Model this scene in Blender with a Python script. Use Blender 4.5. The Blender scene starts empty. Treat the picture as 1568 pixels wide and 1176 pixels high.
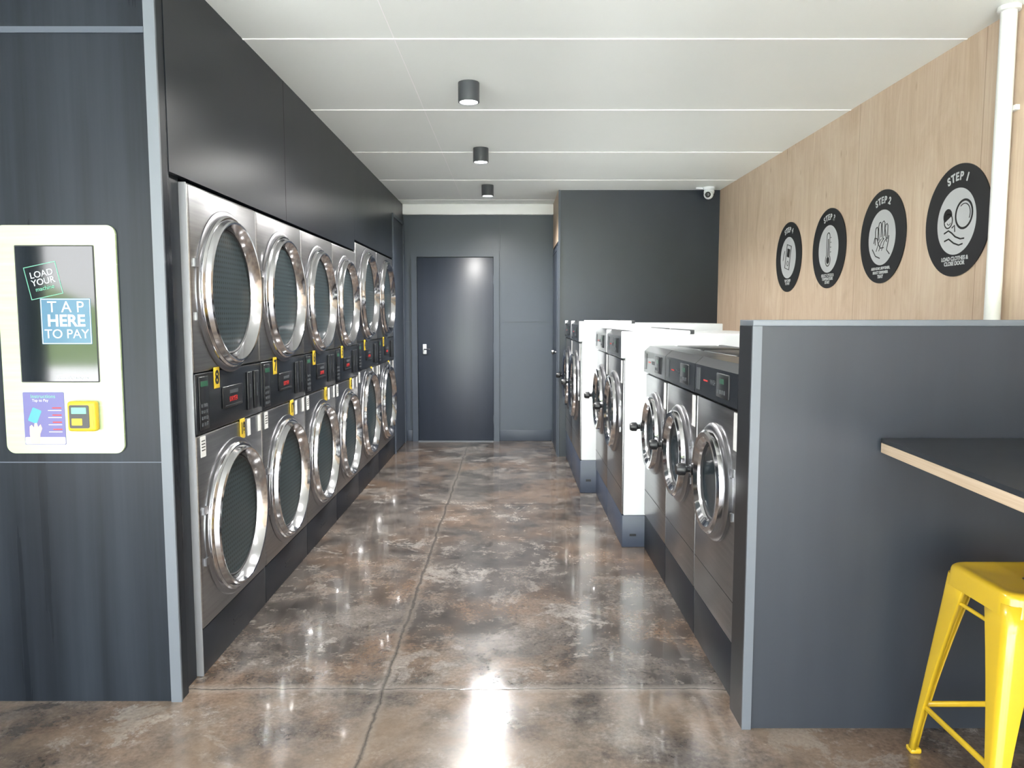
import bpy, bmesh, math
from mathutils import Vector, Matrix
D=bpy.data; C=bpy.context; SC=C.scene
R90=math.pi/2
# ------------------------------------------------------------ materials
def newmat(name):
    m=D.materials.new(name); m.use_nodes=True
    nt=m.node_tree; b=nt.nodes['Principled BSDF']
    return m,nt,b
def pm(name,col,rough=.5,metal=0,coat=0,emit=None,es=0,spec=.5):
    m,nt,b=newmat(name)
    b.inputs['Base Color'].default_value=(*col,1)
    b.inputs['Roughness'].default_value=rough
    b.inputs['Metallic'].default_value=metal
    b.inputs['Coat Weight'].default_value=coat
    b.inputs['Coat Roughness'].default_value=.05
    b.inputs['Specular IOR Level'].default_value=spec
    if emit:
        b.inputs['Emission Color'].default_value=(*emit,1)
        b.inputs['Emission Strength'].default_value=es
    return m
def mathn(nt,op,a,b=None,c=None,clamp=False):
    n=nt.nodes.new('ShaderNodeMath'); n.operation=op; n.use_clamp=clamp
    for i,v in enumerate((a,b,c)):
        if v is None: continue
        if isinstance(v,(int,float)): n.inputs[i].default_value=v
        else: nt.links.new(v,n.inputs[i])
    return n.outputs[0]
def ramp(nt,fac,stops):
    r=nt.nodes.new('ShaderNodeValToRGB'); e=r.color_ramp.elements
    while len(e)>1: e.remove(e[-1])
    e[0].position=stops[0][0]; e[0].color=(*stops[0][1],1)
    for p,c in stops[1:]:
        x=e.new(p); x.color=(*c,1)
    nt.links.new(fac,r.inputs[0]); return r.outputs[0]
def mix(nt,fac,a,b,typ='MIX'):
    n=nt.nodes.new('ShaderNodeMix'); n.data_type='RGBA'; n.blend_type=typ
    for s,v in ((n.inputs[0],fac),(n.inputs[6],a),(n.inputs[7],b)):
        if isinstance(v,(int,float)): s.default_value=v
        elif isinstance(v,tuple): s.default_value=(*v,1)
        else: nt.links.new(v,s)
    return n.outputs[2]
def coords(nt,scale=(1,1,1)):
    t=nt.nodes.new('ShaderNodeTexCoord'); m=nt.nodes.new('ShaderNodeMapping')
    m.inputs['Scale'].default_value=scale
    nt.links.new(t.outputs['Object'],m.inputs[0]); return m.outputs[0]
def noise(nt,vec,scale,detail=4,rough=.5,dist=0):
    n=nt.nodes.new('ShaderNodeTexNoise'); n.inputs['Scale'].default_value=scale
    n.inputs['Detail'].default_value=detail; n.inputs['Roughness'].default_value=rough
    n.inputs['Distortion'].default_value=dist
    nt.links.new(vec,n.inputs['Vector']); return n.outputs[0]
def streak(name,c1,c2,rough=.4,metal=0,sc=(30,30,1.0),r2=None,bump=.02,spec=.5):
    m,nt,b=newmat(name)
    v=coords(nt,sc); f=noise(nt,v,1.0,5,.6)
    col=ramp(nt,f,[(.3,c1),(.7,c2)])
    nt.links.new(col,b.inputs['Base Color'])
    b.inputs['Metallic'].default_value=metal
    b.inputs['Specular IOR Level'].default_value=spec
    if r2 is None: b.inputs['Roughness'].default_value=rough
    else:
        rr=mathn(nt,'MULTIPLY_ADD',f,r2-rough,rough); nt.links.new(rr,b.inputs['Roughness'])
    if bump:
        bp=nt.nodes.new('ShaderNodeBump'); bp.inputs['Strength'].default_value=bump
        bp.inputs['Distance'].default_value=.01
        nt.links.new(f,bp.inputs['Height']); nt.links.new(bp.outputs[0],b.inputs['Normal'])
    return m
M={}
M['lam']=streak('dark_laminate',(.023,.028,.037),(.028,.034,.044),.32,0,(6,6,.5),.40,.0,.40)
M['lam_front']=streak('dark_laminate_refl_streaks',(.004,.006,.009),(.018,.023,.031),.20,0,(9,9,.30),.40,.0,.16)  # dark tone and streaks put the panel's reflections into the base colour
M['lam_bulk']=streak('dark_laminate_bulkhead',(.006,.008,.013),(.009,.012,.018),.26,0,(3,3,.7),.32,.0,.25)
M['lam_wall']=streak('dark_painted_panel',(.032,.043,.066),(.039,.052,.078),.34,0,(1.5,1.5,1.2),.42,.0)
M['lam_block']=streak('dark_painted_panel_store',(.014,.019,.030),(.019,.026,.040),.30,0,(1.5,1.5,1.2),.38,.0)
M['door']=streak('door_paint',(.024,.031,.046),(.030,.038,.055),.34,0,(10,10,.6),None,.0)
M['trim']=pm('grey_trim',(.11,.125,.145),.4)
M['trimdk']=pm('dark_trim',(.05,.062,.085),.45)
M['white']=pm('white_enamel',(.78,.81,.84),.35)
M['pvc']=pm('white_pvc',(.74,.75,.72),.4)
M['steel']=streak('brushed_steel',(.29,.292,.30),(.38,.382,.39),.24,1,(3,3,60),.36,.015)
M['chrome']=pm('polished_steel',(.66,.66,.68),.12,1)
M['steeld']=pm('satin_steel',(.30,.30,.315),.3,1)
M['edge']=pm('light_steel_edge',(.30,.31,.33),.45,.3)
M['black']=pm('black_plastic',(.007,.008,.010),.35)
M['blackp']=pm('control_panel_black',(.009,.011,.014),.25)
M['kick']=pm('kickplate_black',(.009,.011,.016),.42)
M['plinth']=pm('plinth_blue_grey',(.045,.058,.090),.4)
M['yellow']=pm('sticker_yellow',(.52,.36,.02),.5)
M['stool']=pm('yellow_powdercoat',(.54,.36,.018),.25,0,.4)
M['sticker']=pm('sticker_white',(.58,.58,.57),.5)
M['ink']=pm('ink_black',(.008,.008,.008),.5)
M['sign_black']=pm('sign_black',(.010,.010,.012),.35)
M['sign_white']=pm('sign_white',(.50,.51,.52),.4)
M['red']=pm('red_print',(.4,.02,.02),.5)
M['green_led']=pm('led_green',(.02,.08,.045),.3)
M['grey']=pm('mid_grey_plastic',(.055,.06,.067),.4)
M['rubber']=pm('rubber_seal',(.015,.015,.017),.6)
M['lampglow']=pm('lamp_diffuser',(1,1,1),.5,0,0,(1,.97,.92),45)
M['kioskplate']=streak('kiosk_plate_reflected_tint',(.34,.42,.24),(.38,.46,.28),.22,0,(2,60,2),.30,.0)  # pale green of the outdoors reflected in steel, put into the base colour
M['screen']=pm('screen_glass',(.008,.011,.014),.06,0,.3)
M['scr_blue']=pm('screen_blue',(.025,.10,.18),.2)
M['scr_white']=pm('screen_white',(.42,.48,.52),.3)
M['scr_teal']=pm('screen_teal',(.09,.33,.22),.3)
M['purple']=pm('leaflet_purple',(.09,.085,.23),.4)
M['leafwhite']=pm('leaflet_white',(.46,.45,.49),.4)
M['teal']=pm('leaflet_teal',(.04,.25,.30),.4)
M['skin']=pm('leaflet_pink',(.48,.33,.28),.5)
M['counter']=streak('counter_laminate',(.015,.017,.022),(.020,.023,.029),.28,0,(4,4,4),.36,.0)
def perf():
    m,nt,b=newmat('perforated_drum_glass')
    v=coords(nt); vo=nt.nodes.new('ShaderNodeTexVoronoi'); vo.inputs['Scale'].default_value=48
    vo.inputs['Randomness'].default_value=0.0; nt.links.new(v,vo.inputs['Vector'])
    c=ramp(nt,vo.outputs['Distance'],[(.28,(.003,.004,.005)),(.38,(.024,.038,.043))])
    nt.links.new(c,b.inputs['Base Color']); b.inputs['Roughness'].default_value=.45
    b.inputs['Specular IOR Level'].default_value=.2
    b.inputs['Coat Weight'].default_value=.22; b.inputs['Coat Roughness'].default_value=.04
    return m
M['perf']=perf()
M['glass']=pm('porthole_glass',(.02,.028,.034),.10,0,.3)
def ply():
    m,nt,b=newmat('plywood')
    v=coords(nt,(1,2.0,.7)); f=noise(nt,v,2.2,9,.68,1.3)
    c=ramp(nt,f,[(.30,(.50,.375,.265)),(.5,(.59,.46,.345)),(.70,(.67,.55,.43))])
    vf=coords(nt,(1,55,2.0)); ff=noise(nt,vf,1.0,6,.7,.6)
    c=mix(nt,.50,c,ramp(nt,ff,[(.3,(.35,.34,.33)),(.7,(.65,.65,.65))]),'OVERLAY')
    v2=coords(nt,(1,1,1)); f2=noise(nt,v2,1.3,3,.5)
    c=mix(nt,mathn(nt,'MULTIPLY',f2,.22),c,(.64,.47,.33))
    v3=coords(nt,(1,3.4,1.5)); vo=nt.nodes.new('ShaderNodeTexVoronoi'); vo.inputs['Scale'].default_value=2.2
    nt.links.new(v3,vo.inputs['Vector'])
    k=ramp(nt,vo.outputs['Distance'],[(.03,(1,1,1)),(.10,(0,0,0))])
    c=mix(nt,mathn(nt,'MULTIPLY',k,.50),c,(.28,.16,.08))
    sx=nt.nodes.new('ShaderNodeSeparateXYZ'); nt.links.new(coords(nt),sx.inputs[0])
    s0=mathn(nt,'DIVIDE',mathn(nt,'ADD',sx.outputs[1],-3.29+1.16*10),1.16)
    s=mathn(nt,'FRACT',s0); s=mathn(nt,'LESS_THAN',s,.004)
    wn=nt.nodes.new('ShaderNodeTexWhiteNoise'); wn.noise_dimensions='1D'; nt.links.new(mathn(nt,'FLOOR',s0),wn.inputs['W'])
    c=mix(nt,mathn(nt,'MULTIPLY',wn.outputs[0],.22),c,(.48,.35,.25))
    c=mix(nt,mathn(nt,'MULTIPLY',s,.6),c,(.22,.13,.07))
    nt.links.new(c,b.inputs['Base Color']); b.inputs['Roughness'].default_value=.5
    b.inputs['Specular IOR Level'].default_value=.35
    return m
M['ply']=ply()
M['plyedge']=streak('plywood_edge',(.46,.34,.23),(.58,.46,.34),.5,0,(3,3,160),None,0)
def floor_mat():
    m,nt,b=newmat('polished_concrete')
    v=coords(nt); sx=nt.nodes.new('ShaderNodeSeparateXYZ'); nt.links.new(v,sx.inputs[0])
    X,Y=sx.outputs[0],sx.outputs[1]
    f1=noise(nt,v,2.4,12,.74,.4)
    c=ramp(nt,f1,[(.32,(.026,.023,.021)),(.45,(.056,.048,.043)),(.55,(.100,.086,.076)),(.68,(.17,.150,.133))])
    f2=noise(nt,v,1.35,7,.65,.2); p=ramp(nt,f2,[(.47,(0,0,0)),(.61,(1,1,1))])
    c=mix(nt,mathn(nt,'MULTIPLY',p,.50),c,(.185,.118,.076))
    f3=noise(nt,v,3.4,11,.76,.5); p3=ramp(nt,f3,[(.535,(0,0,0)),(.575,(1,1,1))])
    f3b=noise(nt,v,.9,2,.5); p3b=ramp(nt,f3b,[(.42,(0,0,0)),(.56,(1,1,1))])
    c=mix(nt,mathn(nt,'MULTIPLY',mathn(nt,'MULTIPLY',p3,p3b),.65),c,(.26,.24,.22))
    f5=noise(nt,v,10,6,.7,.2); p5=ramp(nt,f5,[(.585,(0,0,0)),(.64,(1,1,1))])
    c=mix(nt,mathn(nt,'MULTIPLY',p5,.35),c,(.26,.235,.21))
    f6=noise(nt,v,6,8,.72,.3); p6=ramp(nt,f6,[(.39,(1,1,1)),(.47,(0,0,0))])
    c=mix(nt,mathn(nt,'MULTIPLY',p6,.5),c,(.030,.025,.022))
    f4=noise(nt,v,70,3,.6); c=mix(nt,.45,c,ramp(nt,f4,[(.35,(.25,.25,.25)),(.65,(.75,.75,.75))]),'OVERLAY')
    wob=noise(nt,v,7,5,.7); wobc=mathn(nt,'MULTIPLY',mathn(nt,'SUBTRACT',wob,.5),.05)
    front=mathn(nt,'LESS_THAN',mathn(nt,'ADD',Y,wobc),2.69)
    fl=noise(nt,v,1.7,8,.65,.3); fp=ramp(nt,fl,[(.42,(0,0,0)),(.60,(1,1,1))])
    c=mix(nt,mathn(nt,'MULTIPLY',front,mathn(nt,'MULTIPLY',fp,.55)),c,(.22,.165,.120))
    def line(co,pos,w):
        d=mathn(nt,'ABSOLUTE',mathn(nt,'SUBTRACT',mathn(nt,'ADD',co,wobc),pos))
        return mathn(nt,'SUBTRACT',1.0,mathn(nt,'DIVIDE',d,w,clamp=True),clamp=True)
    l=line(X,-.48,.035); c=mix(nt,mathn(nt,'MULTIPLY',l,.6),c,(.18,.155,.132))
    ld=line(X,-.48,.011)
    l2=line(Y,2.69,.04); c=mix(nt,mathn(nt,'MULTIPLY',l2,.5),c,(.24,.215,.19))
    l3=line(Y,5.47,.016); c=mix(nt,mathn(nt,'MULTIPLY',l3,.7),c,(.020,.017,.015))
    ld2=line(Y,2.69,.006)
    dk=mathn(nt,'MAXIMUM',ld,ld2); c=mix(nt,mathn(nt,'MULTIPLY',dk,.8),c,(.020,.017,.015))
    nt.links.new(c,b.inputs['Base Color'])
    rr=mathn(nt,'MULTIPLY_ADD',noise(nt,v,3,5,.6),.30,.02); nt.links.new(rr,b.inputs['Roughness'])
    bp=nt.nodes.new('ShaderNodeBump'); bp.inputs['Strength'].default_value=.14; bp.inputs['Distance'].default_value=.006
    h=mathn(nt,'SUBTRACT',noise(nt,v,6,4,.55),mathn(nt,'MULTIPLY',dk,1.2))
    nt.links.new(h,bp.inputs['Height']); nt.links.new(bp.outputs[0],b.inputs['Normal'])
    b.inputs['Specular IOR Level'].default_value=.45
    b.inputs['Coat Weight'].default_value=.35; b.inputs['Coat Roughness'].default_value=.05
    return m
M['floor']=floor_mat()
def ceil_mat():
    m,nt,b=newmat('white_ceiling_paint')
    v=coords(nt); f=noise(nt,v,.8,3,.5)
    nt.links.new(ramp(nt,f,[(.3,(.82,.86,.83)),(.7,(.86,.90,.87))]),b.inputs['Base Color'])
    b.inputs['Roughness'].default_value=.38
    return m
M['ceil']=ceil_mat()
M['ceilstrip']=pm('ceiling_joint_white',(.98,.98,.98),.3)
M['cornice']=pm('cornice_white',(.96,.97,.98),.4)
def grass():
    m,nt,b=newmat('grass'); f=noise(nt,coords(nt),.6,6,.6)
    nt.links.new(ramp(nt,f,[(.3,(.08,.13,.04)),(.7,(.16,.22,.08))]),b.inputs['Base Color']); b.inputs['Roughness'].default_value=.9
    return m
M['grass']=grass()
M['pave']=streak('concrete_paving',(.60,.60,.59),(.72,.72,.71),.8,0,(2,2,2),None,0)
# ------------------------------------------------------------ geometry helpers
def mk(name,bm,mat,parent=None,smooth=False):
    me=D.meshes.new(name); bmesh.ops.recalc_face_normals(bm,faces=bm.faces[:]); bm.to_mesh(me); bm.free()
    if mat: me.materials.append(mat)
    if smooth:
        for p in me.polygons: p.use_smooth=True
    o=D.objects.new(name,me); SC.collection.objects.link(o)
    if parent: o.parent=parent
    return o
def sharp(o,ang=40):
    me=o.data
    for p in me.polygons: p.use_smooth=True
    bm=bmesh.new(); bm.from_mesh(me)
    for e in bm.edges:
        if len(e.link_faces)==2 and e.calc_face_angle(0)>math.radians(ang): e.smooth=False
    bm.to_mesh(me); bm.free()
def empty(name,loc=(0,0,0),rot=(0,0,0)):
    e=D.objects.new(name,None); e.empty_display_size=.1; e.location=loc; e.rotation_euler=rot
    SC.collection.objects.link(e); return e
def box(name,x0,x1,y0,y1,z0,z1,mat,parent=None,bev=0,seg=2):
    bm=bmesh.new(); bmesh.ops.create_cube(bm,size=1)
    for v in bm.verts:
        v.co=Vector(((x0+x1)/2+v.co.x*(x1-x0),(y0+y1)/2+v.co.y*(y1-y0),(z0+z1)/2+v.co.z*(z1-z0)))
    if bev: bmesh.ops.bevel(bm,geom=bm.edges[:],offset=bev,segments=seg,affect='EDGES',profile=.5)
    o=mk(name,bm,mat,parent)
    if bev: sharp(o,50)
    return o
def multibox(name,boxes,mat,parent=None):
    bm=bmesh.new()
    for (x0,x1,y0,y1,z0,z1) in boxes:
        r=bmesh.ops.create_cube(bm,size=1)
        for v in r['verts']:
            v.co=Vector(((x0+x1)/2+v.co.x*(x1-x0),(y0+y1)/2+v.co.y*(y1-y0),(z0+z1)/2+v.co.z*(z1-z0)))
    return mk(name,bm,mat,parent)
def lathe(name,prof,mat,parent=None,center=(0,0,0),axis='X',seg=64,ang=35):
    bm=bmesh.new(); rings=[]
    def P(r,h,a):
        c,s=math.cos(a)*r,math.sin(a)*r
        if axis=='X': q=(h,c,s)
        elif axis=='Y': q=(c,h,s)
        else: q=(c,s,h)
        return Vector(q)+Vector(center)
    for r,h in prof:
        if r<1e-6: rings.append([bm.verts.new(P(0,h,0))])
        else: rings.append([bm.verts.new(P(r,h,2*math.pi*i/seg)) for i in range(seg)])
    for a,b in zip(rings,rings[1:]):
        for i in range(seg):
            j=(i+1)%seg
            if len(a)==1 and len(b)==1: continue
            if len(a)==1: bm.faces.new((a[0],b[i],b[j]))
            elif len(b)==1: bm.faces.new((a[i],a[j],b[0]))
            else: bm.faces.new((a[i],a[j],b[j],b[i]))
    o=mk(name,bm,mat,parent); sharp(o,ang); return o
def rrect(name,x0,x1,y0,y1,z0,z1,r,mat,parent=None,n=6,rot=0):
    pts=[]
    for cx,cy,a0 in ((x1-r,y1-r,0),(x0+r,y1-r,R90),(x0+r,y0+r,2*R90),(x1-r,y0+r,3*R90)):
        for i in range(n+1):
            a=a0+R90*i/n; pts.append((cx+r*math.cos(a),cy+r*math.sin(a)))
    return prism(name,pts,z0,z1,mat,parent,rot)
def prism(name,pts,z0,z1,mat,parent=None,rot=0):
    cx=sum(p[0] for p in pts)/len(pts); cy=sum(p[1] for p in pts)/len(pts)
    if rot:
        c,s=math.cos(rot),math.sin(rot)
        pts=[(cx+(x-cx)*c-(y-cy)*s,cy+(x-cx)*s+(y-cy)*c) for x,y in pts]
    bm=bmesh.new()
    lo=[bm.verts.new((x,y,z0)) for x,y in pts]; hi=[bm.verts.new((x,y,z1)) for x,y in pts]
    bm.faces.new(hi); bm.faces.new(lo[::-1]); n=len(pts)
    for i in range(n): bm.faces.new((lo[i],lo[(i+1)%n],hi[(i+1)%n],hi[i]))
    return mk(name,bm,mat,parent)
def stroke(name,pts,w,z0,z1,mat,parent=None,closed=False):
    bm=bmesh.new(); n=len(pts); L=[];Rr=[]
    for i,p in enumerate(pts):
        a=pts[(i-1)%n] if (closed or i>0) else p
        b=pts[(i+1)%n] if (closed or i<n-1) else p
        d=Vector((b[0]-a[0],b[1]-a[1])); d=d.normalized() if d.length>0 else Vector((1,0))
        nn=Vector((-d.y,d.x))*w/2
        L.append((p[0]+nn.x,p[1]+nn.y)); Rr.append((p[0]-nn.x,p[1]-nn.y))
    lt=[bm.verts.new((x,y,z1)) for x,y in L]; rt=[bm.verts.new((x,y,z1)) for x,y in Rr]
    lb=[bm.verts.new((x,y,z0)) for x,y in L]; rb=[bm.verts.new((x,y,z0)) for x,y in Rr]
    for i in range(n if closed else n-1):
        j=(i+1)%n
        bm.faces.new((lt[i],rt[i],rt[j],lt[j])); bm.faces.new((lb[i],lb[j],rb[j],rb[i]))
        bm.faces.new((lt[i],lt[j],lb[j],lb[i])); bm.faces.new((rt[i],rb[i],rb[j],rt[j]))
    return mk(name,bm,mat,parent)
def circ(cx,cy,r,n=32,a0=0,a1=2*math.pi,ry=None):
    ry=ry or r; full=abs(a1-a0-2*math.pi)<1e-6
    return [(cx+r*math.cos(a0+(a1-a0)*i/(n if full else n-1)),cy+ry*math.sin(a0+(a1-a0)*i/(n if full else n-1))) for i in range(n)]
def tube(name,pts,r,mat,parent=None,closed=False,res=6):
    cu=D.curves.new(name,'CURVE'); cu.dimensions='3D'; cu.bevel_depth=r; cu.bevel_resolution=res; cu.use_fill_caps=True
    s=cu.splines.new('POLY'); s.points.add(len(pts)-1)
    for p,q in zip(s.points,pts): p.co=(*q,1)
    s.use_cyclic_u=closed
    t=D.objects.new('tmp',cu); SC.collection.objects.link(t); C.view_layer.update()
    me=D.meshes.new_from_object(t.evaluated_get(C.evaluated_depsgraph_get())); D.objects.remove(t)
    me.name=name; me.materials.clear(); me.materials.append(mat)
    for p in me.polygons: p.use_smooth=True
    o=D.objects.new(name,me); SC.collection.objects.link(o)
    if parent: o.parent=parent
    return o
def text(name,s,size,loc,rot,mat,parent=None,align='CENTER',ext=.0005,bold=.0,xs=1):
    cu=D.curves.new(name,'FONT'); cu.body=s; cu.size=size; cu.align_x=align; cu.align_y='CENTER'; cu.extrude=ext; cu.offset=bold
    t=D.objects.new('tmp',cu); SC.collection.objects.link(t); C.view_layer.update()
    me=D.meshes.new_from_object(t.evaluated_get(C.evaluated_depsgraph_get())); D.objects.remove(t)
    me.name=name; me.materials.clear(); me.materials.append(mat)
    o=D.objects.new(name,me); SC.collection.objects.link(o); o.location=loc; o.rotation_euler=rot; o.scale=(xs,1,1)
    if parent: o.parent=parent
    return o
# ------------------------------------------------------------ room shell
CH=2.605
YB=8.34; XR=2.01; XL=-1.19; YF=-1.2
box('floor',-4.1,2.2,YF,8.5,-.15,0,M['floor'])
box('ceiling',-4.1,2.2,YF,8.5,CH,CH+.12,M['ceil'])
strips=[(-4.0,XR,y-.006,y+.006,CH-.003,CH) for y in (1.15,2.29,3.44,4.58,5.72,6.86)]+[(-1.19,.455,7.99,8.0,CH-.003,CH)]
multibox('trim_ceiling_joints',strips,M['ceilstrip'])
multibox('trim_ceiling_joint_long',[(-.522,-.518,YF,YB,CH-.0012,CH)],M['ceilstrip'])
box('wall_back',-2.45,.6,YB,YB+.12,0,CH,M['lam_wall'])
box('wall_right',XR,XR+.12,YF,7.39,0,CH,M['ply'])
box('wall_back_right',.47,XR+.12,7.39,7.47,0,CH,M['lam_block'])
box('wall_store_side',.455,.555,7.395,YB,0,CH,M['lam_wall'])
box('trim_store_corner',.449,.467,7.378,7.394,0,CH,M['trimdk'])
box('trim_plywood_overdoor',.449,.4545,7.41,8.30,2.12,CH,M['ply'])
d2=empty('door_2',(0,0,0))
box('leaf',.447,.454,7.53,8.23,.01,2.04,M['door'],d2)
multibox('frame',[(.444,.454,7.49,7.527,0,2.08),(.444,.454,8.233,8.27,0,2.08),(.444,.454,7.527,8.233,2.043,2.08)],M['trimdk'],d2)
lathe('knob',[(0,-.05),(.022,-.045),(.026,-.03),(.012,-.015),(.012,0)],M['steeld'],d2,(.447,7.60,1.03),'X',20)
box('wall_left_front',-4.1,-1.192,2.60,2.66,0,CH,M['lam_front'])
multibox('wall_left_return',[(-1.27,-1.212,2.661,2.778,0,1.884)],M['lam_bulk'])
multibox('trim_left_post',[(-1.226,XL+.002,2.592,2.602,0,CH)],M['trim'])
multibox('trim_left_head',[(-4.0,-1.228,2.594,2.60,2.325,2.345)],M['trimdk'])
multibox('trim_left_rail',[(-4.0,-1.228,2.5985,2.60,.872,.876)],M['trimdk'])
box('wall_left_bulkhead',-1.27,XL,2.661,5.745,1.885,CH,M['lam_bulk'])
multibox('trim_bulkhead_joint',[(XL,XL+.001,4.02,4.023,1.885,CH)],M['ink'])
box('wall_left_bulkhead_rear',-1.27,XL,5.746,7.515,1.965,CH,M['lam_bulk'])
box('wall_left_rear',-1.27,XL,7.516,YB,0,CH,M['lam_bulk'])
box('wall_left_cavity',-2.45,-2.35,2.70,YB,0,CH,M['lam'])
box('wall_left_outer',-4.1,-4.0,YF,2.60,0,CH,M['lam_wall'])
d3=empty('doorway_recess')
box('leaf',XL+.001,XL+.010,7.58,8.22,.01,2.37,M['door'],d3)  # flat panel, its colour standing in for the dark of the open recess
multibox('frame',[(XL+.001,XL+.016,7.54,7.575,0,2.41),(XL+.001,XL+.016,8.225,8.26,0,2.41),(XL+.001,XL+.016,7.575,8.225,2.375,2.41)],M['trimdk'],d3)
box('trim_cornice_back',XL,.45,8.28,YB,2.492,CH,M['cornice'],bev=.006)
d1=empty('door_1')
box('leaf',-1.04,-.205,8.31,YB-.002,.012,2.035,M['door'],d1,bev=.003)
multibox('frame',[(-1.105,-1.045,8.295,YB-.002,0,2.09),(-.20,-.14,8.295,YB-.002,0,2.09),(-1.045,-.20,8.295,YB-.002,2.04,2.09)],M['lam_wall'],d1)
multibox('frame_edge',[(-1.048,-1.043,8.291,8.297,0,2.044),(-.202,-.197,8.291,8.297,0,2.044),(-1.048,-.197,8.291,8.297,2.039,2.044)],M['trimdk'],d1)
multibox('gap_light_strip',[(-1.04,-.205,8.27,8.308,.0,.010)],M['trim'],d1)  # pale floor strip stands for the light in the gap under the door
box('lock_plate',-.985,-.945,8.298,8.309,.975,1.085,M['white'],d1,bev=.004)
tube('lever_handle',[(-.965,8.30,1.03),(-.965,8.262,1.03),(-.90,8.262,1.03)],.008,M['chrome'],d1)
multibox('hinges',[(-.207,-.197,8.300,8.311,z,z+.09) for z in (.2,1.0,1.75)],M['trimdk'],d1)
box('baseboard_back',-.137,.44,8.325,YB,0,.125,M['trimdk'],bev=.003)
box('baseboard_back_left',XL+.02,-1.108,8.325,YB,0,.125,M['trimdk'],bev=.003)
multibox('trim_wall_joints',[(-.134,-.128,8.335,YB,.13,2.49),(XL+.002,-1.108,8.335,YB,1.33,1.336),(-.128,.449,8.335,YB,1.33,1.333)],M['trimdk'])
box('wall_half',.78,XR-.002,2.42,2.545,0,1.352,M['lam'])
box('trim_half_wall_cap',.772,XR-.002,2.412,2.552,1.352,1.372,M['trim'],bev=.002)
box('trim_half_wall_post',.772,.802,2.411,2.420,0,1.352,M['trim'])
box('trim_half_wall_end',.772,.780,2.420,2.552,0,1.352,M['black'])
pp=empty('vent_pipe',(1.967,3.09,0))
lathe('pipe',[(0,.0),(.030,0),(.030,CH-.001),(0,CH-.001)],M['pvc'],pp,(0,0,0),'Z',32)
lathe('ceiling_flange',[(.031,CH-.02),(.042,CH-.018),(.042,CH-.001)],M['pvc'],pp,(0,0,0),'Z',32)
multibox('clip',[(.025,.042,-.034,.034,2.2,2.22)],M['pvc'],pp)
multibox('window_1',[(-4.0,XR,YF+.02,YF+.1,2.48,CH),(-4.0,-3.92,YF+.02,YF+.1,0,2.48),(XR-.08,XR,YF+.02,YF+.1,0,2.48),
   (-2.3,-2.22,YF+.02,YF+.1,0,2.48),(-.6,-.54,YF+.02,YF+.1,0,2.48),(.9,.96,YF+.02,YF+.1,0,2.48)],M['black'])
box('ground_paving',-20,20,-16,YF-.01,-.2,-.02,M['pave'])  # unseen paving, enlarged and lightened to bounce light onto the ceiling
box('ground_grass',-80,80,-90,-16.01,-.25,-.06,M['grass'])
def hill():
    bm=bmesh.new(); n=60; prev=None
    for i in range(n+1):
        x=-90+180*i/n; h=6+3*math.sin(i*.31)+1.5*math.sin(i*.83+1)
        a=bm.verts.new((x,-75,-.2)); b=bm.verts.new((x,-88,h)); c=bm.verts.new((x,-100,h*.6))
        if prev:
            bm.faces.new((prev[0],a,b,prev[1])); bm.faces.new((prev[1],b,c,prev[2]))
        prev=(a,b,c)
    o=mk('ground_hills',bm,M['grass'],smooth=True)
hill()
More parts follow.
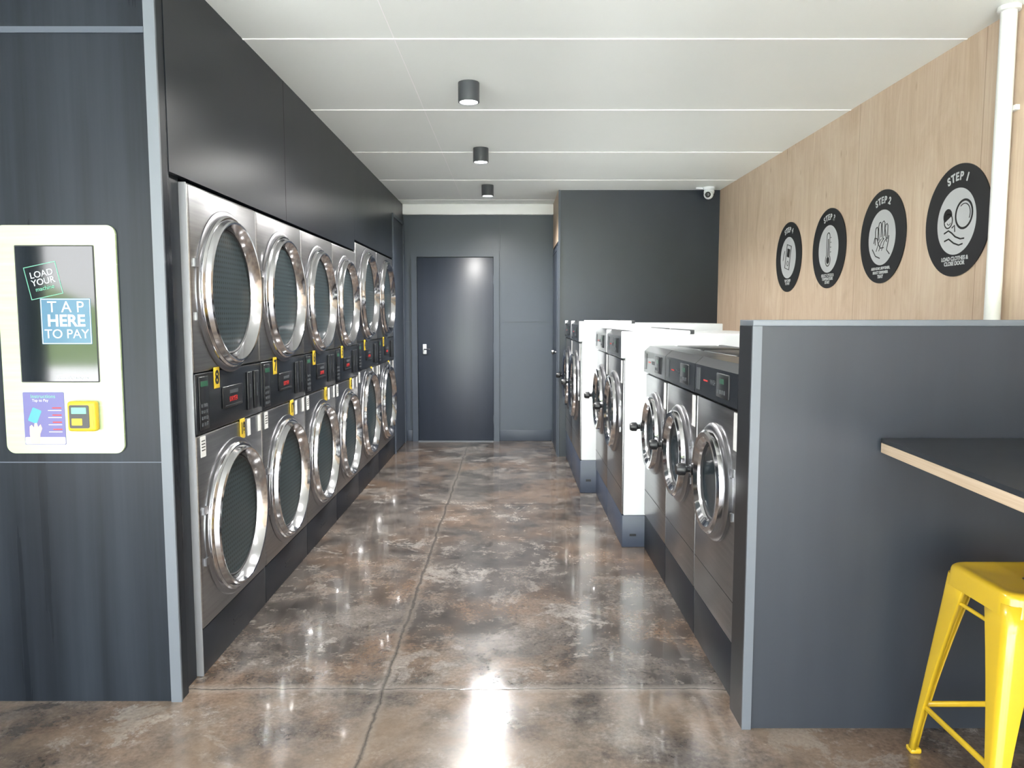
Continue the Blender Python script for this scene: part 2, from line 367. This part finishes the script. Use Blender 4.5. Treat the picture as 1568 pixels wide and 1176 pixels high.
# ------------------------------------------------------------ dryers
def ring_door(pref,parent,yc,zc,R,glass,x0=0):
    lathe(pref+'_bezel',[(R*1.03,0),(R*1.03,.005),(R*1.0,.009),(R*.96,.009),(R*.96,0)],M['steeld'],parent,(x0,yc,zc),'X',72)
    lathe(pref+'_ring',[(R*.965,.0),(R*.972,.012),(R*.965,.020),(R*.945,.026),(R*.925,.026),(R*.915,.034),(R*.905,.043),(R*.885,.048),(R*.865,.046),(R*.850,.038),(R*.79,.008),(R*.785,-.004)],M['chrome'],parent,(x0,yc,zc),'X',80,28)
    lathe(pref+'_seal',[(R*.792,.0),(R*.78,.007),(R*.765,.003)],M['rubber'],parent,(x0,yc,zc),'X',64)
    lathe(pref+'_glass',[(R*.78,.002),(R*.5,.004),(0,.005)],glass,parent,(x0,yc,zc),'X',64,80)
def dryer_parts(p,w,h,R,z1,z2,zb0,zb1,kick):
    hw=w/2-.003
    multibox('carcass',[(-.95,-.03,-hw+.004,hw-.004,.0,h-.004)],M['steeld'],p)
    box('upper_front_panel',-.03,0,-hw,hw,zb1+.002,h,M['steel'],p,bev=.012,seg=3)
    box('lower_front_panel',-.03,0,-hw,hw,kick+.002,zb0-.002,M['steel'],p,bev=.012,seg=3)
    box('kickplate',-.03,-.006,-hw,hw,0,kick,M['kick'],p,bev=.003)
    multibox('kickplate_slots',[(-.008,-.004,-.05,.05,.07+.02*i,.076+.02*i) for i in range(2)],M['black'],p)
    box('control_band',-.03,.004,-hw,hw,zb0,zb1,M['blackp'],p,bev=.004)
    ring_door('upper_door',p,0,z1,R,M['perf']); ring_door('lower_door',p,0,z2,R,M['perf'])
    for nm,z in (('upper',z1),('lower',z2)):
        box(nm+'_door_pull',0,.030,R*.95,R*1.05,z-.04,z+.04,M['chrome'],p,bev=.007)
        multibox(nm+'_hinges',[(0,.010,-R*1.06,-R*.97,z+s-.015,z+s+.015) for s in (-.1,.1)],M['steeld'],p)
    zm=(zb0+zb1)/2
    box('keypad_module',.004,.010,-hw+.02,-hw+.105,zb0+.015,zb1-.012,M['black'],p,bev=.003)
    multibox('keypad_buttons',[(.010,.012,-hw+.03+.022*i,-hw+.042+.022*i,zb0+.03+.024*j,zb0+.042+.024*j) for i in range(3) for j in range(4)],M['grey'],p)
    multibox('keypad_display',[(.010,.0125,-hw+.03,-hw+.09,zb1-.05,zb1-.03)],M['green_led'],p)
    box('display_module',.004,.011,-.12,.10,zm-.045,zm+.045,M['black'],p,bev=.004)
    multibox('display_leds',[(.011,.0125,-.05,.04,zm+.012,zm+.026)],M['grey'],p)
    text('display_print','DRYER',.030,(.012,-.01,zm-.012),(R90,0,R90),M['red'],p)
    multibox('instruction_rule',[(.0111,.0122,-.10,.08,zm-.036,zm-.034)],M['grey'],p)
    for s in (0,1):
        y0=hw-.20+.085*s
        box('coin_slot_%d'%(s+1),.004,.012,y0,y0+.06,zb0+.03,zb1-.03,M['black'],p,bev=.003)
        multibox('coin_slot_mouth_%d'%(s+1),[(.012,.0135,y0+.026,y0+.030,zm-.03,zm+.03)],M['grey'],p)
    multibox('price_sticker',[(.0005,.003,.17,.205,zb0-.085,zb0-.01),(.0005,.003,hw-.06,hw-.025,zb0-.085,zb0-.01)],M['sticker'],p)
    multibox('price_sticker_left',[(.0005,.003,-hw+.03,-hw+.075,zb0-.09,zb0-.01)],M['sticker'],p)
    multibox('warning_print',[(.003,.0035,-hw+.036,-hw+.068,zb0-.03-.012*i,zb0-.026-.012*i) for i in range(4)],M['ink'],p)
def dryer_numbers(p,w,zb0,zb1,a,b):
    box('number_plate_upper',.004,.008,-.20,-.145,zb1-.07,zb1+.015,M['yellow'],p,bev=.002)
    text('number_upper',str(a),.075,(.0085,-.1725,zb1-.028),(R90,0,R90),M['ink'],p,bold=.002)
    box('number_plate_lower',.0005,.006,.075,.13,zb0-.085,zb0+.002,M['yellow'],p,bev=.002)
    text('number_lower',str(b),.07,(.0065,.1025,zb0-.042),(R90,0,R90),M['ink'],p,bold=.002,xs=.7)
XD=-1.185
proto={}
def add_dryer(y,kind,a,b):
    prm=dict(s=(.740,1.872,.322,1.484,.540,.937,1.168,.180),l=(.880,1.95,.366,1.558,.590,.966,1.186,.180))[kind]
    e=empty('stacked_tumble_dryer',(XD,y,0))
    if kind not in proto:
        dryer_parts(e,*prm); proto[kind]=list(e.children)
    else:
        for c in proto[kind]:
            n=D.objects.new(c.name,c.data); n.location=c.location; n.rotation_euler=c.rotation_euler; n.scale=c.scale
            SC.collection.objects.link(n); n.parent=e
    dryer_numbers(e,prm[0],prm[5],prm[6],a,b)
    return e
y=2.79
nums=[(8,18),(7,17),(6,16),(5,15)]
for i in range(4):
    e=add_dryer(y+.370,'s',*nums[i]); y+=.740
    if i==0: box('side_edge_panel',-.05,-.004,-.3735,-.3675,.0,1.872,M['edge'],e,bev=.001)
for i in range(2):
    add_dryer(y+.440,'l',4-i,14-i); y+=.880
# ------------------------------------------------------------ washers
def washer_parts(p,w,h,d,plinth,zc,R,body,panel_h,front,kind):
    hw=w/2-.003
    box('cabinet',-d,-.012,-hw,hw,plinth,h-.02,body,p,bev=.006)
    box('front_panel',-.012,0,-hw+.004,hw-.004,plinth+.005,h-panel_h-.01,front,p,bev=.004)
    multibox('service_panel_gap',[(-.001,.0008,-hw+.01,hw-.01,plinth+.155,plinth+.158)],M['ink'],p)
    box('plinth',-d,-.004,-hw,hw,0,plinth-.001,M['kick'] if kind=='A' else M['plinth'],p,bev=.003)
    if kind!='A': multibox('plinth_slot',[(-.09,-.05,hw-.0005,hw+.001,plinth*.35,plinth*.42)],M['kick'],p)
    bm=bmesh.new(); z0,z1=h-panel_h,h
    dep=-.16 if kind=='A' else -.06
    pts=[(0,z0),(.014,z0+.004),(.012,z1-.03),(-.02,z1),(dep,z1),(dep,z0)]
    e0=hw if kind=='A' else hw-.02
    A=[bm.verts.new((x,-e0,z)) for x,z in pts]; B=[bm.verts.new((x,e0,z)) for x,z in pts]
    bm.faces.new(A); bm.faces.new(B[::-1])
    for i in range(6): bm.faces.new((A[i],A[(i+1)%6],B[(i+1)%6],B[i]))
    mk('control_head',bm,M['blackp'],p)
    if kind!='A':
        box('head_side_cheek_1',-.12,.012,hw-.0195,hw+.001,z0,z1-.002,M['white'],p,bev=.004)
        box('head_side_cheek_2',-.12,.012,-hw-.001,-hw+.0195,z0,z1-.002,M['white'],p,bev=.004)
    zm=(z0+z1)/2-.01
    box('control_keypad',.010,.017,.04,.20,zm-.045,zm+.045,M['black'],p,bev=.003)
    multibox('control_display',[(.017,.0185,.09,.14,zm+.008,zm+.026)],M['green_led'],p)
    multibox('control_buttons',[(.017,.019,.055+.03*i,.069+.03*i,zm-.030,zm-.016) for i in range(4)],M['grey'],p)
    multibox('control_label',[(.0125,.0145,-.16,-.10,zm-.003,zm+.003)],M['red'],p)
    text('control_print','WASH',.028,(.0145,-.02,zm),(R90,0,R90),M['grey'],p)
    multibox('coin_plate',[(.0125,.0155,-.27,-.22,zm-.045,zm+.045)],M['grey'],p)
    box('soap_hopper_lid',-.40,-.17,-hw+.03,hw-.03,h-.02,h+.002,M['black'] if kind=='A' else M['white'],p,bev=.006)
    box('soap_hopper_hinge',-.43,-.405,-hw+.06,hw-.06,h-.02,h+.006,M['grey'],p,bev=.003)
    lathe('door_bezel',[(R*1.0,0),(R*1.0,.012),(R*.97,.020),(R*.92,.024),(R*.88,.024),(R*.85,.018)],M['steeld'],p,(0,0,zc),'X',72)
    lathe('door_ring',[(R*.89,.022),(R*.88,.040),(R*.84,.048),(R*.76,.046),(R*.68,.032),(R*.65,.016)],M['chrome'],p,(0,0,zc),'X',72,28)
    lathe('door_seal',[(R*.66,.022),(R*.63,.020),(R*.61,.014)],M['rubber'],p,(0,0,zc),'X',64)
    lathe('door_glass',[(R*.64,.016),(R*.55,.012),(R*.35,.006),(0,.003)],M['glass'],p,(0,0,zc),'X',64,80)
    box('latch_arm',.012,.045,-R*1.12,-R*.84,zc-.018,zc+.018,M['steeld'],p,bev=.006)
    lathe('latch_knob',[(0,.105),(.020,.102),(.026,.090),(.026,.066),(.014,.058),(.011,.03)],M['black'],p,(0,-R*1.04,zc),'X',24)
    multibox('door_hinge',[(0,.008,R*.97,R*1.05,zc+s-.015,zc+s+.015) for s in (-.08,.08)],M['steeld'],p)
    multibox('notice_sticker',[(.0005,.003,hw-.075,hw-.025,h-panel_h-.15,h-panel_h-.015)],M['sticker'],p)
    for s in (-1,1):
        tube('water_hose_%s'%('cold' if s<0 else 'hot'),[(-d-.001,s*.10,h-.08),(-d-.03,s*.10,h-.085),(-d-.045,s*.10,h-.11),(-d-.05,s*.10,h-.40)],.010,M['grey'],p)
wproto={}
def add_washer(x,y,kind):
    prm=dict(A=(.615,1.215,.95,.205,.745,.228,M['black'],.155,M['steel']),
             B=(.70,1.30,1.02,.195,.785,.258,M['white'],.16,M['steel']),
             C=(.78,1.352,1.10,.26,.82,.292,M['white'],.16,M['steel']))[kind]
    e=empty('front_load_washing_machine',(x,y,0),(0,0,math.pi))
    if kind not in wproto:
        washer_parts(e,*prm,kind); wproto[kind]=list(e.children)
    else:
        for c in wproto[kind]:
            n=D.objects.new(c.name,c.data); n.location=c.location; n.rotation_euler=c.rotation_euler; n.scale=c.scale
            SC.collection.objects.link(n); n.parent=e
for i in range(3): add_washer(.79,2.565+.308+.615*i,'A')
for i in range(2): add_washer(.657,4.42+.35+.70*i,'B')
for i in range(2): add_washer(.532,5.825+.39+.78*i,'C')
# ------------------------------------------------------------ payment kiosk
k=empty('payment_kiosk',(-1.556,2.60,1.30),(R90,0,0))
rrect('face_plate',-.205,.205,-.3925,.3925,.0005,.010,.03,M['kioskplate'],k,8)
rrect('screen_bezel',-.140,.131,-.144,.325,.010,.012,.004,M['ink'],k)
rrect('screen',-.136,.127,-.140,.321,.012,.0135,.003,M['screen'],k)
rrect('tap_tile',-.060,.113,-.012,.145,.0135,.0142,.003,M['scr_blue'],k)
stroke('tap_tile_border',[(-.057,-.009),(.110,-.009),(.110,.142),(-.057,.142)],.003,.0142,.0148,M['scr_white'],k,True)
text('text_tap','T A P',.054,(.027,.114,.0148),(0,0,0),M['scr_white'],k)
text('text_here','HERE',.056,(.027,.067,.0148),(0,0,0),M['scr_white'],k,bold=.0015)
text('text_to_pay','TO PAY',.044,(.027,.022,.0148),(0,0,0),M['scr_white'],k)
rot=math.radians(12)
def rp(pts,cx,cy,r):
    return [(cx+x*math.cos(r)-y*math.sin(r),cy+x*math.sin(r)+y*math.cos(r)) for x,y in pts]
stroke('load_tile_border',rp([(-.055,-.055),(.055,-.055),(.055,.055),(-.055,.055)],-.045,.205,rot),.003,.0135,.0145,M['scr_teal'],k,True)
text('text_load','LOAD',.030,(-.050,.228,.0145),(0,0,rot),M['scr_white'],k)
text('text_your','YOUR',.030,(-.045,.202,.0145),(0,0,rot),M['scr_white'],k)
text('text_machine','machine',.020,(-.040,.180,.0145),(0,0,rot),M['scr_teal'],k)
text('text_powered','Powered by laundry pay',.011,(.04,-.128,.0138),(0,0,0),M['scr_white'],k)
rrect('leaflet',-.140,.003,-.362,-.178,.010,.0112,.004,M['purple'],k)
rrect('leaflet_lower',-.138,.001,-.360,-.335,.0112,.0116,.004,M['leafwhite'],k)
text('leaflet_title','Instructions',.018,(-.070,-.193,.0113),(0,0,0),M['scr_teal'],k)
text('leaflet_sub','Tap to Pay',.013,(-.08,-.207,.0113),(0,0,0),M['leafwhite'],k)
for i in range(4):
    rrect('leaflet_step_%d'%(i+1),-.04,-.008,-.235-.025*i,-.231-.025*i,.0112,.0116,.001,M['red'],k)
    rrect('leaflet_line_%d'%(i+1),-.055,-.008,-.243-.025*i,-.2405-.025*i,.0112,.0116,.001,M['leafwhite'],k)
rrect('leaflet_phone',-.118,-.085,-.285,-.235,.0112,.0118,.004,M['teal'],k,rot=-.4)
prism('leaflet_hand',[(-.118,-.359),(-.088,-.359),(-.086,-.325),(-.078,-.305),(-.083,-.290),(-.092,-.300),(-.096,-.285),(-.104,-.287),(-.106,-.302),(-.114,-.292),(-.121,-.298),(-.122,-.325)],.0112,.0119,M['skin'],k)
rd=box('card_reader',.026,.125,-.312,-.208,.010,.040,M['yellow'],k,bev=.010,seg=3)
rrect('card_reader_face',.036,.104,-.300,-.220,.040,.042,.006,M['black'],k)
rrect('card_reader_screen',.044,.095,-.250,-.228,.042,.043,.002,M['scr_teal'],k)
rrect('card_reader_label',.044,.080,-.290,-.266,.042,.043,.002,M['yellow'],k)
rrect('card_reader_side_slot',.107,.118,-.297,-.223,.040,.041,.003,M['yellow'],k)
# ------------------------------------------------------------ signs
def sign(y,n,lines):
    s=empty('round_instruction_sign',(XR,y,1.815),(R90,0,-R90))
    prism('disc',circ(0,0,.25,72),.0008,.006,M['sign_black'],s)
    prism('inner_disc',circ(0,-.004,.148,64),.006,.0068,M['sign_white'],s)
    t='STEP %d'%n; wd={'S':1,'T':.95,'E':.97,'P':1,' ':.45}
    tot=sum(wd.get(c,.9) for c in t); a=.5*tot*.172
    for c in t:
        wv=wd.get(c,.9)*.172; am=a-wv/2; a-=wv
        if c==' ': continue
        text('title_'+c,c,.050,(math.sin(-am)*.194,math.cos(am)*.194,.0065),(0,0,am),M['sign_white'],s,bold=.0018)
    for i,l in enumerate(lines):
        text('caption_%d'%(i+1),l,.025 if len(l)<16 else .020,(0,-.170-.022*i,.0065),(0,0,0),M['sign_white'],s,bold=.0008)
    z0,z1=.0068,.0078; I=M['ink']
    if n==1:
        stroke('icon_machine_door',circ(.058,.022,.062,40),.010,z0,z1,I,s,True)
        stroke('icon_machine_door_inner',circ(.058,.022,.046,40,-.5,2.2),.004,z0,z1,I,s)
        prism('icon_hair',circ(-.066,.026,.034,24,.0,4.0),z0,z1,I,s)
        stroke('icon_face',circ(-.060,.004,.032,28),.006,z0,z1,I,s,True)
        stroke('icon_smile',circ(-.055,.0,.014,10,3.5,5.9),.003,z0,z1,I,s)
        stroke('icon_arm',[(-.09,-.05),(-.055,-.040),(-.03,-.052),(.0,-.072),(.04,-.085),(.07,-.085)],.007,z0,z1,I,s)
        stroke('icon_arm_lower',[(-.085,-.085),(-.05,-.078),(-.01,-.10),(.03,-.112),(.06,-.108)],.007,z0,z1,I,s)
        stroke('icon_sleeve',[(-.03,-.03),(-.010,-.02),(-.005,-.05)],.006,z0,z1,I,s)
    elif n==2:
        stroke('icon_wrist',[(.095,-.10),(.06,-.075),(.075,-.03),(.080,.0)],.006,z0,z1,I,s)
        stroke('icon_wrist_lower',[(-.10,-.06),(-.06,-.10),(-.01,-.115)],.006,z0,z1,I,s)
        for j,(cx,cy) in enumerate([(-.055,.035),(-.02,.058),(.018,.060),(.052,.042)]):
            stroke('icon_finger_%d'%(j+1),[(cx-.012+.006*j,cy-.075),(cx-.016,cy),(cx-.010,cy+.018),(cx+.004,cy+.022),(cx+.014,cy+.012),(cx+.014,cy-.06)],.0055,z0,z1,I,s)
        stroke('icon_thumb',[(-.085,-.03),(-.075,.0),(-.05,-.005),(-.035,-.035),(-.01,-.06),(.03,-.06)],.006,z0,z1,I,s)
        for j in range(3): stroke('icon_crease_%d'%(j+1),[(-.055+.03*j,-.075),(-.03+.03*j,-.03),(.0+.03*j,-.01)],.004,z0,z1,I,s)
    elif n==3:
        pts=circ(0,.075,.022,14,0,math.pi)+circ(0,-.075,.036,24,math.radians(128),math.radians(412))
        stroke('icon_thermometer',pts,.006,z0,z1,I,s,True)
        stroke('icon_mercury',[(0,-.07),(0,.06)],.010,z0,z1,I,s)
        prism('icon_bulb',circ(0,-.075,.022,24),z0,z1,I,s)
        for j in range(4): stroke('icon_tick_%d'%(j+1),[(.030,.065-.03*j),(.046,.065-.03*j)],.004,z0,z1,I,s)
    else:
        rrp=rp([(-.042,-.085),(.042,-.085),(.042,.085),(-.042,.085)],0,0,-.22)
        stroke('icon_bottle',rrp,.010,z0,z1,I,s,True)
        prism('icon_screen',rp([(-.026,.0),(.026,.0),(.026,.06),(-.026,.06)],0,0,-.22),z0,z1,I,s)
        stroke('icon_drip',circ(-.005,-.045,.016,20),.005,z0,z1,I,s,True)
        stroke('icon_wave',[(-.10,-.02),(-.085,.02),(-.065,.05)],.006,z0,z1,I,s)
sign(3.44,1,['LOAD CLOTHES &','CLOSE DOOR'])
sign(4.125,2,['ADD SOAP, SOFTENER,','SELECT DISPENSER','TRAY'])
sign(4.815,3,['SELECT CYCLE &','TEMPERATURE','START'])
sign(5.51,4,['TAP CARD','TO PAY'])
# ------------------------------------------------------------ ceiling lights
def downlight(y,pw):
    e=empty('surface_downlight',(-.227,y,CH))
    lathe('housing',[(0,-.0005),(.055,-.0005),(.056,-.004),(.056,-.100),(.050,-.102),(.047,-.100),(.045,-.080)],M['grey'],e,(0,0,0),'Z',40)
    lathe('diffuser',[(.0475,-.096),(.0,-.099)],M['lampglow'],e,(0,0,0),'Z',32)
    l=D.lights.new('downlight_lamp','SPOT'); l.energy=pw; l.spot_size=math.radians(168); l.spot_blend=.9; l.shadow_soft_size=.045; l.color=(1,.98,.95)
    o=D.objects.new('lamp',l); SC.collection.objects.link(o); o.parent=e; o.location=(0,0,-.108)
for yy,pw in ((2.53,26),(4.06,90),(5.59,125),(7.12,130)): downlight(yy,pw)
# ------------------------------------------------------------ security camera
s=empty('security_camera',(1.86,7.22,CH))
lathe('mount_base',[(0,-.0005),(.055,-.0005),(.058,-.008),(.052,-.024),(.038,-.030)],M['white'],s,(0,0,0),'Z',36)
lathe('collar',[(.046,-.028),(.050,-.045),(.046,-.062),(.030,-.070)],M['white'],s,(0,0,0),'Z',36)
bm=bmesh.new(); bmesh.ops.create_uvsphere(bm,u_segments=28,v_segments=16,radius=.045)
for v in bm.verts: v.co+=Vector((-.008,-.015,-.072))
mk('eyeball',bm,M['white'],s,True)
ln=lathe('lens',[(0,.050),(.018,.048),(.026,.040),(.028,.030)],M['black'],s,(0,0,0),'Z',24)
ln.location=(-.008,-.015,-.072); ln.rotation_euler=(math.radians(100),0,math.radians(-25))
box('conduit',-.12,-.05,.01,.03,-.016,-.001,M['white'],s)
# ------------------------------------------------------------ counter
c=empty('bench_counter')
def slab(name,z0,z1,mat):
    pts=[(1.197,2.408),(1.125,1.35),(1.125,.95),(2.005,.95),(2.005,2.408)]
    prism(name,pts,z0,z1,mat,c)
slab('laminate_top',.976,.990,M['counter']); slab('plywood_core',.944,.9755,M['plyedge'])
multibox('wall_batten',[(1.45,2.0,2.375,2.409,.90,.9435)],M['black'],c)
multibox('support_leg',[(1.90,1.96,1.05,1.11,0,.9435)],M['black'],c)
# ------------------------------------------------------------ stool
def stool(x,y,H=.64,rz=0):
    e=empty('bar_stool',(x,y,0),(0,0,rz)); mt=M['stool']
    def sq(h,r,n=7):
        pts=[]
        for cx,cy,a0 in ((h-r,h-r,0),(-h+r,h-r,R90),(-h+r,-h+r,2*R90),(h-r,-h+r,3*R90)):
            for i in range(n): 
                a=a0+R90*i/(n-1); pts.append((cx+r*math.cos(a),cy+r*math.sin(a)))
        return pts
    bm=bmesh.new(); loops=[]
    for h,r,z in ((.012,.011,H-.006),(.10,.03,H-.006),(.120,.035,H-.002),(.132,.040,H),(.142,.044,H-.001),(.149,.047,H-.006),(.152,.048,H-.014),(.155,.048,H-.045),(.157,.048,H-.062),(.152,.044,H-.062),(.146,.040,H-.02)):
        loops.append([bm.verts.new((px,py,z)) for px,py in sq(h,r)])
    bm.faces.new(loops[0])
    for a,b in zip(loops,loops[1:]):
        n=len(a)
        for i in range(n): bm.faces.new((a[i],a[(i+1)%n],b[(i+1)%n],b[i]))
    o=mk('seat',bm,mt,e); sharp(o,50)
    lathe('seat_hole',[(.014,H-.0055),(0,H-.0055)],M['ink'],e,(0,0,0),'Z',20)
    zt=H-.03
    def corner(z): t=(zt-z)/zt; return .150+.060*t
    for i,(sx,sy) in enumerate(((1,1),(-1,1),(-1,-1),(1,-1))):
        bm=bmesh.new(); rows=[]
        for kx in range(9):
            t=kx/8; z=zt*(1-t)+.012*t; cc=corner(z); 
            arm=.075*(1-t)**1.6+.030; r=.018+.012*(1-t)
            pr=[(cc-arm,cc)]+[(cc-r+r*math.sin(a),cc-r+r*math.cos(a)) for a in [R90*q/5 for q in range(6)]]+[(cc,cc-arm)]
            pr=[(cc-arm,cc-.012)]+pr+[(cc-.012,cc-arm)]
            rows.append([bm.verts.new((sx*px,sy*py,z)) for px,py in pr])
        for a,b in zip(rows,rows[1:]):
            for j in range(len(a)-1): bm.faces.new((a[j],a[j+1],b[j+1],b[j]))
        o=mk('leg_%d'%(i+1),bm,mt,e); sharp(o,50)
        m=o.modifiers.new('sheet','SOLIDIFY'); m.thickness=.004; m.offset=0
        cc=corner(0.012)
        box('foot_%d'%(i+1),*(sorted((sx*(cc-.033),sx*(cc+.003)))),*(sorted((sy*(cc-.033),sy*(cc+.003)))),0,.018,mt,e,bev=.006)
    for nm,z,rad in (('footrest',.165,.008),('upper_brace',.535,.006)):
        cc=corner(z)-.012
        for i,(a,b) in enumerate((((-1,1),(1,1)),((-1,-1),(-1,1)),((-1,-1),(1,-1)),((1,-1),(1,1)))):
            if nm=='footrest':
                x0,x1=sorted((a[0]*cc,b[0]*cc)); y0,y1=sorted((a[1]*cc,b[1]*cc))
                if x1-x0<.01: x0-=.006;x1+=.006
                if y1-y0<.01: y0-=.006;y1+=.006
                box('footrest_%d'%(i+1),x0,x1,y0,y1,z-.009,z+.009,mt,e,bev=.005)
            else:
                tube('upper_brace_%d'%(i+1),[(a[0]*cc,a[1]*cc,z),(b[0]*cc,b[1]*cc,z)],rad,mt,e)
stool(1.475,2.09,.64)
# ------------------------------------------------------------ added bounce light (from behind building), world, camera
sl=D.lights.new('paving_bounce_light','SUN'); sl.energy=26; sl.angle=math.radians(8); sl.color=(1,.98,.95)  # added source under an overcast sky; paving throws it onto the ceiling
so=D.objects.new('paving_bounce_light',sl); SC.collection.objects.link(so); so.location=(0,0,12)
so.rotation_euler=Vector((.25,-.55,-1)).to_track_quat('-Z','Y').to_euler()
w=D.worlds.new('overcast_sky'); SC.world=w; w.use_nodes=True; nt=w.node_tree
bg=nt.nodes['Background']; tc=nt.nodes.new('ShaderNodeTexCoord'); sx=nt.nodes.new('ShaderNodeSeparateXYZ')
nt.links.new(tc.outputs['Generated'],sx.inputs[0])
col=ramp(nt,sx.outputs[2],[(0,(1,1,1)),(.4,(.92,.96,1.0)),(1,(.76,.86,1.0))])
nt.links.new(col,bg.inputs[0]); bg.inputs[1].default_value=4.2
cam=D.cameras.new('camera'); co=D.objects.new('camera',cam); SC.collection.objects.link(co)
cam.sensor_width=36; cam.lens=1150/1568*36; cam.clip_start=.05; cam.clip_end=300
co.location=(0,0,1.38); co.rotation_euler=(R90-math.atan(102/1150),0,0)
SC.camera=co
SC.view_settings.view_transform='Standard'; SC.view_settings.look='None'; SC.view_settings.exposure=1.5
